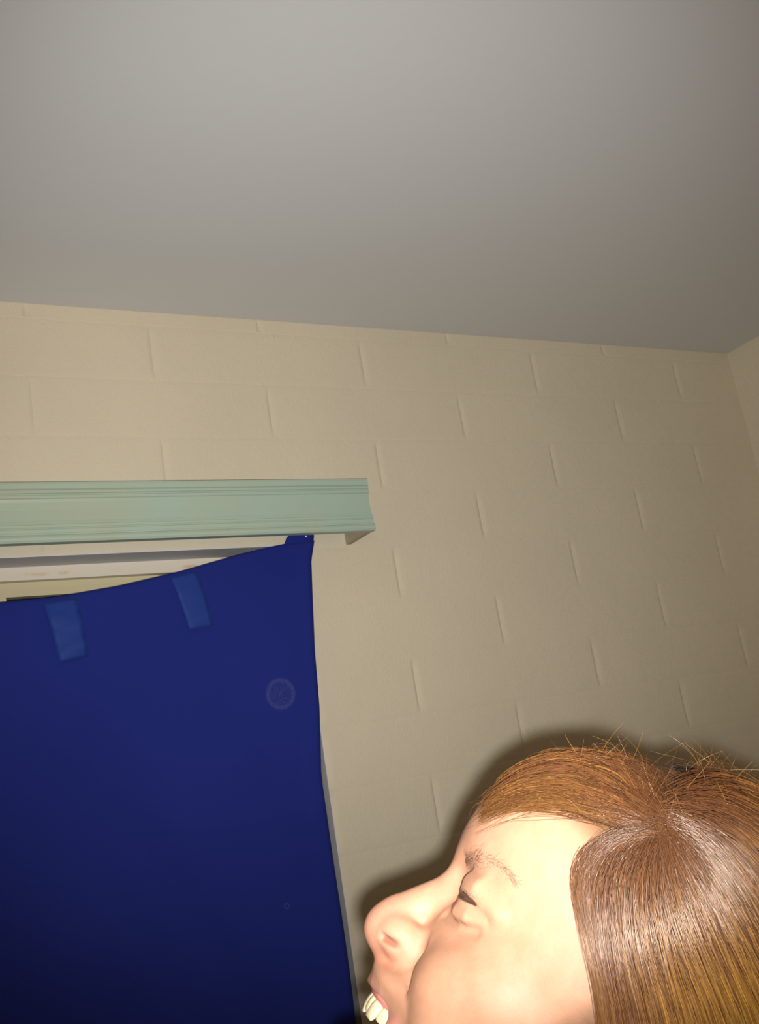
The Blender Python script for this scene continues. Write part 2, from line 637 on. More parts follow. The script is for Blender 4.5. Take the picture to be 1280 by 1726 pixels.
def droop(tl, tr, br, bl, wr):
    rows = []
    for r in range(17):
        t = r / 16
        a, c = lerp(tl, bl, t), lerp(tr, br, t)
        rr = []
        for p in (a, c):
            y = float(cloth_y(p[0], p[1])) - 0.0035 - 0.004 * math.sin(t * math.pi) * wr
            rr.append((p[0], y, p[1]))
        # creases across the limp tab
        yy = 0.0016 * wr * math.sin(t * 17)
        rr[0] = (rr[0][0], rr[0][1] + yy, rr[0][2])
        rr[1] = (rr[1][0], rr[1][1] - yy, rr[1][2])
        rows.append(tuple(rr))
    return rows


strip('tab', droop((-0.217, 1.922), (-0.168, 1.926), (-0.158, 1.838), (-0.200, 1.832), 1.0), M_TAB, curtain)
strip('tab', droop((-0.022, 1.949), (0.022, 1.957), (0.039, 1.868), (-0.001, 1.864), 0.5), M_TAB, curtain)
# the corner tab reaching up behind the valance
rows = []
for r in range(8):
    t = r / 7
    z = 1.985 + 0.075 * t
    xl = np.interp(z, [1.985, 1.997, 2.008, 2.012, 2.06], [0.176, 0.182, 0.187, 0.1985, 0.2000])
    xr = np.interp(z, [1.985, 1.997, 2.010, 2.06], [0.2300, 0.2352, 0.2385, 0.2400])
    yy = -0.0305 + 0.0 * t
    rows.append(((xl, yy, z), (xr, yy, z)))
strip('tab', rows, M_CLOTH, curtain)

M_PIN, _, _ = new_mat('white_pin_plastic', (0.85, 0.85, 0.82), 0.3, 0.5)
V, F = [], []
# round pin head with a flat face and a shank that runs back into the batten
ringp = [(0.0, 0.0005), (0.0013, 0.0004), (0.0016, 0.0010), (0.0013, 0.0018), (0.0006, 0.0022), (0.0006, 0.012), (0.0001, 0.013)]
for (r_, d_) in ringp:
    for a in range(10):
        V.append((r_ * math.cos(a * math.pi / 5), d_, r_ * math.sin(a * math.pi / 5)))
for q in range(len(ringp) - 1):
    for a in range(10):
        F.append((q * 10 + a, q * 10 + (a + 1) % 10, q * 10 + 10 + (a + 1) % 10, q * 10 + 10 + a))
pin = mesh_obj('push_pin', V, F, M_PIN, smooth=True)
pin.location = (0.2215, -0.0342, 2.0075)
tag(pin, 'tiny white push pin holding the upper corner of the blue curtain', 'pin')
#PERSON
# ------------------------------------------------------------------ the laughing woman
# head frame: x towards the face, y towards her left, z towards the crown, origin at the bridge of the nose
HO = np.array([-0.2357, -1.1059, 1.5572])
HM = np.array([[-0.5642253, -0.4878892, 0.6660435], [0.3955832, -0.8678438, -0.3006013], [0.7246819, 0.0938687, 0.6826601]])
DOWN = HM.T @ np.array([0, 0, -1.0])


def h2w(P):
    return HO + np.asarray(P) @ HM.T


def w2h(P):
    return (np.asarray(P) - HO) @ HM


f32 = np.float32


def ell(P, c, r):
    x, y, z = [(P[i] - f32(c[i])) for i in range(3)]
    a, b_, d = [f32(v) for v in r]
    k0 = np.sqrt((x / a) ** 2 + (y / b_) ** 2 + (z / d) ** 2)
    k1 = np.sqrt((x / a ** 2) ** 2 + (y / b_ ** 2) ** 2 + (z / d ** 2) ** 2) + f32(1e-6)
    return k0 * (k0 - 1) / k1


def cap(P, a, c, ra, rb):
    a = np.asarray(a, f32)
    c = np.asarray(c, f32)
    ab = c - a
    q = [P[i] - a[i] for i in range(3)]
    h = np.clip((q[0] * ab[0] + q[1] * ab[1] + q[2] * ab[2]) / f32(ab @ ab), 0, 1)
    return np.sqrt((q[0] - h * ab[0]) ** 2 + (q[1] - h * ab[1]) ** 2 + (q[2] - h * ab[2]) ** 2) - (f32(ra) + h * f32(rb - ra))


def chain(P, pts, rad):
    d = None
    for i in range(len(pts) - 1):
        e = cap(P, pts[i], pts[i + 1], rad[i], rad[i + 1])
        d = e if d is None else np.minimum(d, e)
    return d


def smin(a, c, k):
    k = f32(k)
    h = np.maximum(k - np.abs(a - c), 0) / k
    return np.minimum(a, c) - h * h * k * f32(0.25)


def smax(a, c, k):
    return -smin(-a, -c, k)


SLIT = [(-0.0072, 0.0195, -0.0030), (-0.0060, 0.0290, -0.0036), (-0.0090, 0.0372, -0.0029), (-0.0142, 0.0425, -0.0016), (-0.0212, 0.0472, -0.0006)]
SLIT_R = [0.0005, 0.0011, 0.0012, 0.0010, 0.0005]
ULIP = [(-0.0002, 0.0, -0.0590), (-0.0022, 0.0065, -0.0580), (-0.0070, 0.0140, -0.0575), (-0.0190, 0.0240, -0.0545)]
LLIP = [(-0.0080, 0.0, -0.0870), (-0.0100, 0.0090, -0.0850), (-0.0150, 0.0180, -0.0780), (-0.0210, 0.0250, -0.0600)]
NECK_A = np.array([-0.108, 0.0, -0.040])
NECK_B = w2h(np.array([-0.165, -1.165, 1.285]))
NECK_B[1] = 0.0


def head_sdf(P, lids=True):
    P = (P[0], np.abs(P[1]), P[2])
    d = ell(P, (-0.090, 0, 0.030), (0.092, 0.073, 0.083))
    d = smin(d, ell(P, (-0.049, 0, 0.032), (0.0520, 0.055, 0.044)), 0.022)
    d = smin(d, ell(P, (-0.064, 0, -0.010), (0.055, 0.058, 0.060)), 0.018)
    d = smin(d, cap(P, (-0.0125, 0.009, 0.0105), (-0.0300, 0.042, 0.0125), 0.0100, 0.0085), 0.010)
    d = smin(d, ell(P, (-0.056, 0, -0.045), (0.050, 0.049, 0.048)), 0.02)
    d = smin(d, ell(P, (-0.047, 0.0420, -0.026), (0.024, 0.0165, 0.017)), 0.010)
    # jaw, chin, lower face
    d = smin(d, ell(P, (-0.056, 0, -0.088), (0.040, 0.040, 0.036)), 0.02)
    d = smin(d, cap(P, (-0.088, 0.050, -0.055), (-0.034, 0.018, -0.116), 0.017, 0.016), 0.022)
    d = smin(d, ell(P, (-0.026, 0, -0.117), (0.018, 0.022, 0.016)), 0.015)
    # raised cheek of a laugh
    d = smin(d, ell(P, (-0.0335, 0.0315, -0.0375), (0.0220, 0.0190, 0.0205)), 0.007)
    d = smin(d, ell(P, (-0.0445, 0.0340, -0.0560), (0.0205, 0.0160, 0.0215)), 0.008)
    # eye hollow, eyeball under the lids
    d = smax(d, -ell(P, (-0.0010, 0.0260, -0.0010), (0.0085, 0.0170, 0.0095)), 0.012)
    d = smin(d, ell(P, (-0.0200, 0.0300, -0.0010), (0.0128, 0.0140, 0.0115)), 0.004)
    if lids:
        # heavy upper lid fold and puffed lower lid
        d = smin(d, chain(P, [(-0.0120, 0.0190, 0.0045), (-0.0098, 0.0310, 0.0044), (-0.0140, 0.0408, 0.0042), (-0.0255, 0.0490, 0.0010)], [0.0024, 0.0044, 0.0050, 0.0040]), 0.0050)
        d = smin(d, chain(P, [(-0.0100, 0.0230, -0.0085), (-0.0122, 0.0325, -0.0092), (-0.0165, 0.0395, -0.0082), (-0.0228, 0.0448, -0.0050)], [0.0020, 0.0036, 0.0040, 0.0028]), 0.0025)
    # upper lip body
    mz = ell(P, (-0.0285, 0, -0.0530), (0.0330, 0.0310, 0.0110))
    d = smin(d, mz, 0.006)
    d = smin(d, chain(P, ULIP, [0.0036, 0.0036, 0.0032, 0.0022]), 0.004)
    d = smin(d, chain(P, LLIP, [0.0050, 0.0050, 0.0042, 0.0022]), 0.006)
    # nose
    nb = cap(P, (-0.0092, 0, 0.0015), (0.0070, 0, -0.0270), 0.0088, 0.0098)
    nb = smin(nb, ell(P, (0.0086, 0, -0.0352), (0.0118, 0.0118, 0.0115)), 0.006)
    nb = smin(nb, ell(P, (0.0008, 0.0112, -0.0352), (0.0112, 0.0062, 0.0090)), 0.0040)
    nb = smin(nb, cap(P, (0.0098, 0, -0.0388), (0.0030, 0, -0.0425), 0.0058, 0.0062), 0.009)
    d = smin(d, nb, 0.0065)
    # crease round the wing of the nose and the laugh line
    d = smax(d, -chain(P, [(-0.0040, 0.0195, -0.0270), (-0.0085, 0.0205, -0.0345), (-0.0080, 0.0205, -0.0420), (-0.0140, 0.0265, -0.0470), (-0.0240, 0.0325, -0.0570), (-0.0300, 0.0370, -0.0700)], [0.0014, 0.0018, 0.0018, 0.0014, 0.0010, 0.0002]), 0.0045)
    d = smax(d, -cap(P, (0.0085, 0.0135, -0.0398), (0.0022, 0.0168, -0.0386), 0.0017, 0.0013), 0.0022)
    if lids:
        # crease under the puffed lid
        d = smax(d, -chain(P, [(-0.0075, 0.0200, -0.0140), (-0.0135, 0.0365, -0.0152), (-0.0215, 0.0455, -0.0112)], [0.0008, 0.0012, 0.0006]), 0.004)
    # open mouth
    d = smax(d, -ell(P, (-0.0120, 0, -0.0710), (0.0300, 0.0210, 0.0105)), 0.003)
    if lids:
        # narrow slit between the lids
        d = smax(d, -chain(P, SLIT, SLIT_R), 0.0012)
    # ear under the hair, neck
    d = smin(d, ell(P, (-0.098, 0.071, -0.014), (0.017, 0.008, 0.030)), 0.006)
    d = smin(d, cap(P, NECK_A, NECK_B, 0.052, 0.054), 0.03)
    return d


def surface_nets(xs, ys, zs, fn):
    xs, ys, zs = [np.asarray(v, f32) for v in (xs, ys, zs)]
    D = fn((xs[:, None, None], ys[None, :, None], zs[None, None, :]))
    D = np.broadcast_to(D, (len(xs), len(ys), len(zs)))
    I = D < 0
    cnt = np.zeros([n - 1 for n in D.shape], f32)
    acc = [np.zeros_like(cnt) for _ in range(3)]
    act = np.zeros(cnt.shape, bool)
    full = np.ones(cnt.shape, bool)
    for a in np.ndindex(2, 2, 2):
        sl = tuple(slice(o, o + n) for o, n in zip(a, cnt.shape))
        act |= I[sl]
        full &= I[sl]
    act &= ~full
    ii = np.argwhere(act)
    Vs = np.zeros((len(ii), 3), f32)
    C = np.zeros(len(ii), f32)
    co = (xs, ys, zs)
    for ax in range(3):
        o1, o2 = [k for k in range(3) if k != ax]
        for da in (0, 1):
            for db in (0, 1):
                p = ii.copy()
                p[:, o1] += da
                p[:, o2] += db
                q = p.copy()
                q[:, ax] += 1
                d0 = D[tuple(p.T)]
                d1 = D[tuple(q.T)]
                m = (d0 < 0) != (d1 < 0)
                t = np.where(m, d0 / np.where(m, d0 - d1, 1), 0)
                pos = np.stack([co[k][p[:, k]] for k in range(3)], 1)
                pos[:, ax] += t * (co[ax][q[:, ax]] - co[ax][p[:, ax]])
                Vs += pos * m[:, None]
                C += m
    Vs /= C[:, None]
    ids = np.full(cnt.shape, -1, np.int64)
    ids[tuple(ii.T)] = np.arange(len(ii))
    Q = []
    for ax in range(3):
        o1, o2 = [(1, 2), (2, 0), (0, 1)][ax]
        s0 = [slice(None)] * 3
        s1 = [slice(None)] * 3
        s0[ax] = slice(0, -1)
        s1[ax] = slice(1, None)
        A, B = I[tuple(s0)], I[tuple(s1)]
        e = np.argwhere(A != B)
        ok = (e[:, o1] > 0) & (e[:, o2] > 0) & (e[:, o1] < D.shape[o1] - 1) & (e[:, o2] < D.shape[o2] - 1)
        e = e[ok]
        ins = A[tuple(e.T)]

        def cell(d1, d2):
            c = e.copy()
            c[:, o1] += d1
            c[:, o2] += d2
            return ids[tuple(c.T)]
        q = np.stack([cell(-1, -1), cell(0, -1), cell(0, 0), cell(-1, 0)], 1)
        q[~ins] = q[~ins][:, ::-1]
        Q.append(q)
    return Vs, np.concatenate(Q)


def axis(*segs):
    """segs: (start, step), ..., (end,)"""
    out = []
    for (a, st), nx in zip(segs[:-1], segs[1:]):
        n_ = max(1, int(round((nx[0] - a) / st)))
        out += list(np.linspace(a, nx[0], n_, endpoint=False))
    return out + [segs[-1][0]]


gx = axis((-0.34, 0.006), (-0.19, 0.004), (-0.060, 0.0022), (-0.036, 0.00095), (-0.024, 0.0007), (-0.002, 0.00095), (0.026,))
gy = axis((-0.10, 0.004), (-0.052, 0.0016), (-0.004, 0.00095), (0.018, 0.0007), (0.050, 0.0022), (0.10,))
gz = axis((-0.22, 0.006), (-0.140, 0.0030), (-0.090, 0.0014), (-0.064, 0.00095), (-0.012, 0.0007), (0.009, 0.00095), (0.020, 0.0024), (0.044, 0.0045), (0.122,))
HV, HF = surface_nets(gx, gy, gz, head_sdf)


def seg_dist(P, pts, mirror=True):
    P = P.T.astype(f32)
    if mirror:
        P = np.stack([P[0], np.abs(P[1]), P[2]])
    return chain(P, pts, [0.0] * len(pts))


def sstep(v, a, c):
    t = np.clip((v - a) / (c - a), 0, 1)
    return t * t * (3 - 2 * t)


SKIN = np.array([0.400, 0.212, 0.134])
colr = np.tile(SKIN, (len(HV), 1)).astype(f32)


def paint(mask, rgb):
    global colr
    colr = colr * (1 - mask[:, None]) + np.array(rgb, f32) * mask[:, None]


X, Y, Z = HV[:, 0], np.abs(HV[:, 1]), HV[:, 2]
nose_m = sstep(np.sqrt((X - 0.010) ** 2 + Y ** 2 + (Z + 0.037) ** 2), 0.022, 0.006)
paint(nose_m * 0.6, (0.40, 0.185, 0.125))
paint(0.35 * sstep(np.sqrt((X + 0.02) ** 2 + (Y - 0.045) ** 2 + (Z + 0.03) ** 2), 0.03, 0.01), (0.41, 0.208, 0.126))
paint(0.75 * sstep(seg_dist(HV, ULIP), 0.0052, 0.0036) * (Z < -0.0565), (0.42, 0.19, 0.16))
paint(0.75 * sstep(seg_dist(HV, LLIP), 0.0070, 0.0050), (0.46, 0.20, 0.16))
mo = sstep(ell((X, Y, Z), (-0.0120, 0, -0.0710), (0.0300, 0.0210, 0.0105)), 0.0004, -0.0006) * (X < 0.0)
paint(mo, (0.20, 0.05, 0.045))
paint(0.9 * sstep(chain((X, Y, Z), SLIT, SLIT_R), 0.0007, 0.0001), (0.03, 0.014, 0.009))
paint(0.35 * sstep(seg_dist(HV, [(-0.0075, 0.0155, -0.001), (-0.0090, 0.0190, -0.001)]), 0.004, 0.001), (0.60, 0.30, 0.24))
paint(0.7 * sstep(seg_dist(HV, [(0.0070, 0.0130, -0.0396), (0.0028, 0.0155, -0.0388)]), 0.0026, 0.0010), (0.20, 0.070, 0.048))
paint(0.5 * sstep(seg_dist(HV, [(0.0060, 0.004, -0.0480), (0.0000, 0.012, -0.0460)]), 0.0060, 0.0020), (0.38, 0.14, 0.09))
# scalp under the hair
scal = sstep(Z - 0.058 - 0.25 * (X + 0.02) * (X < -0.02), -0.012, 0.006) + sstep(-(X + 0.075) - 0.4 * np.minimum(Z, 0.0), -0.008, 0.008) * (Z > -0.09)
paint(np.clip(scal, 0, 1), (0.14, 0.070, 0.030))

M_SKIN, nt, b = new_mat('skin', SKIN, 0.55, 0.28)
at = N(nt, 'ShaderNodeAttribute', attribute_name='tint')
vo = N(nt, 'ShaderNodeTexVoronoi')
vo.inputs['Scale'].default_value = 230.0
tc = N(nt, 'ShaderNodeTexCoord')
nt.links.new(tc.outputs['Object'], vo.inputs['Vector'])
spot = ramp(nt, vo.outputs['Distance'], [(0.10, (1, 1, 1)), (0.26, (0, 0, 0))])
fn = noise(nt, 55.0, 2)
fm = ramp(nt, fn.outputs['Fac'], [(0.50, (0, 0, 0)), (0.62, (1, 1, 1))])
fre = mul(nt, mul(nt, spot.outputs['Color'], fm.outputs['Color']), 0.30)
c1 = mixc(nt, fre, at.outputs['Color'], (0.40, 0.19, 0.09))
mott = noise(nt, 140.0, 3)
c2 = mixc(nt, 1.0, c1, ramp(nt, mott.outputs['Fac'], [(0.35, (0.93, 0.90, 0.88)), (0.65, (1.0, 1.0, 1.0))]).outputs['Color'], 'MULTIPLY')
nt.links.new(c2, b.inputs['Base Color'])
b.inputs['Subsurface Weight'].default_value = 0.18
b.inputs['Subsurface Radius'].default_value = (1.0, 0.35, 0.18)
b.inputs['Subsurface Scale'].default_value = 0.004
pn = noise(nt, 900.0, 3)
add_bump(nt, b, pn.outputs['Fac'], 0.18, 0.0006)

person = fast_mesh('person', HV, HF, M_SKIN, None, True, colr)
person.matrix_world = Matrix([[*HM[i], HO[i]] for i in range(3)] + [[0, 0, 0, 1]])
tag(person, 'laughing person with copper brown hair, head tilted back in profile, before the block wall', 'person')


def on_skin(P, off=0.0, it=4):
    """pull points onto the head surface"""
    P = np.array(P, f32)
    for _ in range(it):
        d = head_sdf(P.T)
        g = []
        for k in range(3):
            e = np.zeros(3, f32)
            e[k] = 4e-4
            g.append((head_sdf((P + e).T) - head_sdf((P - e).T)) / 8e-4)
        g = np.stack(g, 1)
        g /= np.linalg.norm(g, axis=1, keepdims=True) + 1e-6
        P = P - g * (d - off)[:, None]
    return P, g


# ------------------------------------------------------------------ strands as fine tapering tubes


def tubes(name, C, rad, mat, parent, color=None):
    """C (n,k,3) centre lines, rad (n,k)"""
    n_, k, _ = C.shape
    T = np.gradient(C, axis=1)
    T /= np.linalg.norm(T, axis=2, keepdims=True) + 1e-9
    ref = rng.normal(size=(n_, 1, 3))
    A = np.cross(T, ref)
    A /= np.linalg.norm(A, axis=2, keepdims=True) + 1e-9
    B = np.cross(T, A)
    V = []
    for s in range(3):
        a = s * 2 * math.pi / 3
        V.append(C + rad[..., None] * (A * math.cos(a) + B * math.sin(a)))
    V = np.stack(V, 2)                       # n,k,3(side),3
    ids = np.arange(n_ * k * 3).reshape(n_, k, 3)
    F = []
    for s in range(3):
        s2 = (s + 1) % 3
        F.append(np.stack([ids[:, :-1, s], ids[:, :-1, s2], ids[:, 1:, s2], ids[:, 1:, s]], -1).reshape(-1, 4))
    cl = None
    if color is not None:
        cl = np.repeat(color.reshape(n_ * k, 3), 3, axis=0)
    return fast_mesh(name, V.reshape(-1, 3), np.concatenate(F), mat, parent, True, cl)


BANG = [
    [(-0.0536, 0.07, 0.0673), (-0.038, 0.0662, 0.0584), (-0.0219, 0.0575, 0.0527), (-0.0116, 0.0497, 0.0462), (-0.0024, 0.0395, 0.0377), (0.0024, 0.0319, 0.0289)],
    [(-0.0531, 0.0685, 0.07), (-0.0357, 0.0613, 0.0678), (-0.0188, 0.0501, 0.0636), (-0.0045, 0.0377, 0.0537), (0.0034, 0.0286, 0.04), (0.004, 0.0204, 0.0301)],
    [(-0.0524, 0.0671, 0.0726), (-0.0342, 0.0553, 0.0766), (-0.0166, 0.0412, 0.0736), (-0.0028, 0.029, 0.0623), (0.0042, 0.018, 0.0464), (0.0047, 0.010, 0.034)],
    [(-0.0523, 0.0655, 0.0757), (-0.0366, 0.0519, 0.0836), (-0.0184, 0.0353, 0.0821), (-0.0039, 0.0202, 0.0721), (0.0047, 0.0080, 0.0556), (0.0059, -0.004, 0.0419)],
    [(-0.0523, 0.0600, 0.0820), (-0.0380, 0.0400, 0.0930), (-0.0210, 0.0170, 0.0900), (-0.0060, -0.001, 0.0770), (0.0030, -0.014, 0.0580), (0.0030, -0.026, 0.0419)],
    [(-0.0523, 0.0400, 0.0980), (-0.0400, 0.0100, 0.1000), (-0.0220, -0.012, 0.0920), (-0.0080, -0.030, 0.0740), (-0.0050, -0.043, 0.0540), (-0.0090, -0.052, 0.0369)]]
SIDE = [
    [(-0.0541, 0.0707, 0.0662), (-0.0436, 0.0693, 0.0581), (-0.0368, 0.0684, 0.0484), (-0.0355, 0.0693, 0.0369), (-0.0411, 0.0723, 0.0266), (-0.0508, 0.0756, 0.0171), (-0.0608, 0.0771, 0.0083), (-0.0733, 0.0761, -0.0038), (-0.0844, 0.0733, -0.0168)],
    [(-0.056, 0.0717, 0.0652), (-0.0501, 0.0718, 0.0585), (-0.0479, 0.0735, 0.0479), (-0.0516, 0.0766, 0.0349), (-0.0591, 0.0788, 0.0238), (-0.071, 0.0798, 0.0111), (-0.0821, 0.0787, 0.0009), (-0.0938, 0.0766, -0.0113)],
    [(-0.0584, 0.0722, 0.0658), (-0.0586, 0.0749, 0.0577), (-0.0635, 0.0791, 0.0442), (-0.0713, 0.0815, 0.0335), (-0.082, 0.0825, 0.0228), (-0.0958, 0.0815, 0.0122), (-0.1098, 0.0796, -0.0007)],
    [(-0.0613, 0.0721, 0.0681), (-0.0673, 0.0759, 0.0615), (-0.0767, 0.0799, 0.0517), (-0.089, 0.0824, 0.0419), (-0.1024, 0.0822, 0.0334), (-0.116, 0.0803, 0.0252), (-0.1295, 0.0785, 0.0147)],
    [(-0.0635, 0.0709, 0.072), (-0.0731, 0.0743, 0.0689), (-0.0851, 0.0774, 0.0638), (-0.1003, 0.0794, 0.056), (-0.1168, 0.0785, 0.0469), (-0.1329, 0.0746, 0.0375), (-0.1476, 0.0719, 0.0275)],
    [(-0.0634, 0.0679, 0.078), (-0.0741, 0.0681, 0.0817), (-0.0894, 0.0693, 0.0817), (-0.1058, 0.0707, 0.0768), (-0.1245, 0.0701, 0.0686), (-0.1444, 0.0649, 0.0586), (-0.1634, 0.0568, 0.0476)],
    [(-0.0608, 0.0635, 0.0839), (-0.0709, 0.0591, 0.0936), (-0.0861, 0.0561, 0.0992), (-0.104, 0.0551, 0.0992), (-0.1278, 0.0498, 0.0963), (-0.1551, 0.0382, 0.0869), (-0.1784, 0.03, 0.0717)],
    [(-0.0573, 0.0583, 0.0894), (-0.0674, 0.0446, 0.1064), (-0.087, 0.0294, 0.118), (-0.1092, 0.0214, 0.1223), (-0.1334, 0.0201, 0.1194), (-0.1597, 0.0150, 0.1081), (-0.1827, 0.010, 0.0872)],
    [(-0.0530, 0.0480, 0.0975), (-0.0640, 0.0280, 0.1140), (-0.0820, 0.0080, 0.1235), (-0.1060, -0.002, 0.1265), (-0.1334, -0.004, 0.1220), (-0.1597, -0.008, 0.1081), (-0.1827, -0.012, 0.0872)]]


def resample(pts, k):
    pts = np.array(pts, float)
    for _ in range(3):                       # corner cutting for a smooth line
        q = [pts[0]]
        for a, c in zip(pts[:-1], pts[1:]):
            q += [a * 0.75 + c * 0.25, a * 0.25 + c * 0.75]
        q.append(pts[-1])
        pts = np.array(q)
    L = np.r_[0, np.cumsum(np.linalg.norm(np.diff(pts, axis=0), axis=1))]
    t = np.linspace(0, L[-1], k)
    return np.stack([np.interp(t, L, pts[:, i]) for i in range(3)], 1)


def root(g, back):
    g = [np.array(p) for p in g]
    d = g[0] - g[1]
    d /= np.linalg.norm(d)
    return [g[0] + d * back - np.array([0, 0.0015, 0.0015])] + g


def hang(g, length):
    """carry a guide on downwards as loose hair"""
    g = [np.array(p) for p in g]
    d = g[-1] - g[-2]
    d /= np.linalg.norm(d)
    p = g[-1].copy()
    n_ = int(length / 0.02)
    for _ in range(n_):
        d = d * 0.6 + DOWN * 0.4
        d /= np.linalg.norm(d)
        p = p + d * 0.02
        g.append(p.copy())
    return g


KH = 28
side_g = np.array([resample(hang(root(g, 0.007), 0.09), KH) for g in SIDE])
far = []
for g in SIDE:
    h = [np.array(p) * np.array([1, -1, 1]) for p in g]
    p0 = h[0]
    lead = [np.array([p0[0] - 0.004, 0.035, 0.104]), np.array([p0[0] - 0.003, -0.008, 0.112]), np.array([p0[0], -0.042, 0.096])]
    far.append(resample(hang(lead + h, 0.09), KH))
far_g = np.array(far)
bang_g = np.array([resample(root(g, 0.008), KH) for g in BANG])
CEN = np.array([-0.090, 0, 0.030])


def strands(G, n_, depth, jit, t0max, clump, u_lo=0.0, u_hi=None, short=0.0):
    """strands interpolated between guide lines, in clumps, at several depths"""
    m = len(G)
    u_hi = m - 1 if u_hi is None else u_hi
    cl = rng.uniform(u_lo, u_hi, clump)
    ci = rng.integers(0, clump, n_)
    u = np.clip(cl[ci] * 0.55 + rng.uniform(u_lo, u_hi, n_) * 0.45, 0, m - 1.001)
    i = u.astype(int)
    f_ = (u - i)[:, None, None]
    C = G[i] * (1 - f_) + G[i + 1] * f_
    # random start and end along the line
    t0 = rng.uniform(0, 1, n_) ** 2 * t0max
    t1 = 1 - rng.uniform(0, 1, n_) ** 3 * short
    tt = (t0[:, None] + (t1 - t0)[:, None] * np.linspace(0, 1, KH)[None]) * (KH - 1)
    j = np.clip(tt.astype(int), 0, KH - 2)
    fr = (tt - j)[..., None]
    r_ = np.arange(n_)[:, None]
    C = C[r_, j] * (1 - fr) + C[r_, j + 1] * fr
    out = C - CEN
    out /= np.linalg.norm(out, axis=2, keepdims=True)
    ph = np.linspace(0, 1, KH)[None, :, None]
    dep = rng.uniform(-1, 0.12, n_)
    C = C + out * (dep * depth)[:, None, None]
    # drift that grows along the strand, shared in part by the clump
    cd = rng.normal(size=(clump, 1, 3))[ci]
    own = rng.normal(size=(n_, 1, 3))
    C = C + (cd * 0.6 + own * 0.7) * jit * (0.25 + ph)
    C = C + rng.normal(size=(n_, 1, 3)) * 0.0022 * (1 - ph) ** 4
    w_ = rng.uniform(2, 6, (n_, 1, 1))
    p_ = rng.uniform(0, 6.3, (n_, 1, 1))
    C = C + own * jit * 0.35 * np.sin(ph * w_ * 3 + p_)
    return C, dep, ci, u


M_HAIR, nt, b = new_mat('copper_hair', (0.2, 0.09, 0.03), 0.30, 0.8)
at = N(nt, 'ShaderNodeAttribute', attribute_name='tint')
nt.links.new(at.outputs['Color'], b.inputs['Base Color'])
b.inputs['Specular Tint'].default_value = (1.0, 0.85, 0.75, 1)


def hair_color(n_, k, u, gold, ci):
    """brown at the roots, turning golden along the length"""
    dark = np.array([0.060, 0.024, 0.010])
    base = np.array([0.090, 0.038, 0.016])
    red = np.array([0.165, 0.062, 0.024])
    gld = np.array([0.400, 0.200, 0.034])
    r1 = rng.uniform(0, 1, n_)[:, None]
    c = base * (1 - r1) + red * r1
    c = np.repeat(c[:, None, :], k, axis=1)
    t = np.linspace(0, 1, k)[None, :, None]
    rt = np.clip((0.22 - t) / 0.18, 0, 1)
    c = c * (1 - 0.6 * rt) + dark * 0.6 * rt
    gm = np.clip(gold + rng.normal(0, 0.22, n_), 0, 1)[:, None, None] * np.clip((t - 0.12) / 0.25, 0, 1)
    c = c * (1 - gm) + gld * gm
    return c * rng.uniform(0.55, 1.1, n_)[:, None, None]


parts, cols, rads = [], [], []


def add_hair(C, u, ci, gold, r0):
    n_, k, _ = C.shape
    parts.append(C)
    cols.append(hair_color(n_, k, u, gold, ci))
    tp = np.linspace(0, 1, k)[None]
    rads.append(np.repeat(r0 * (1.0 - 0.55 * tp ** 2), n_, 0) * rng.uniform(0.7, 1.2, (n_, 1)))


C, dep, ci, u = strands(side_g, 8000, 0.010, 0.0011, 0.30, 260)
add_hair(C, u, ci, np.clip((u - 0.9) / 2.0, 0, 1) * 0.75, 0.00019)
rads[-1] *= np.clip(0.45 + u * 0.7, 0.45, 1.0)[:, None]
C, dep, ci, u = strands(side_g, 700, 0.004, 0.0014, 0.30, 300, 0.0, 0.7)
add_hair(C, u, ci, 0.1 + 0 * u, 0.00008)
C, dep, ci, u = strands(far_g, 1700, 0.010, 0.0016, 0.35, 160)
add_hair(C, u, ci, 0.3 + 0 * u, 0.00032)
C, dep, ci, u = strands(bang_g, 3300, 0.007, 0.0012, 0.45, 130, 0.25, 5.0, 0.35)
add_hair(C, u, ci, 0.0 + 0 * u, 0.00018)
# thin stray hairs across the forehead
C, dep, ci, u = strands(bang_g, 380, 0.003, 0.0026, 0.5, 120, 0.0, 0.8, 0.4)
add_hair(C, u, ci, 0.2 + 0 * u, 0.00008)
# short fly-away hairs standing up round the crown
nf = 220
base = np.concatenate([side_g[rng.integers(4, 9, nf // 2), rng.integers(0, 9, nf // 2)], bang_g[rng.integers(2, 5, nf - nf // 2), rng.integers(0, 14, nf - nf // 2)]])
out = base - CEN
out /= np.linalg.norm(out, axis=1, keepdims=True)
dr = out * rng.uniform(0.2, 1.0, (nf, 1)) + rng.normal(0, 0.55, (nf, 3))
dr /= np.linalg.norm(dr, axis=1, keepdims=True)
ln = rng.uniform(0.005, 0.019, (nf, 1, 1))
ph = np.linspace(0, 1, KH)[None, :, None]
bend = rng.normal(0, 0.5, (nf, 1, 3))
C = base[:, None] - 0.002 * out[:, None] + dr[:, None] * ph * ln + bend * ph ** 2 * ln
add_hair(C, np.zeros(nf), None, 0.45 + np.zeros(nf), 0.00007)

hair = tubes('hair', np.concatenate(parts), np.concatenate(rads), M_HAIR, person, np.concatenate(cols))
tag(hair, 'straight copper brown hair with a side parting', kind='stuff')

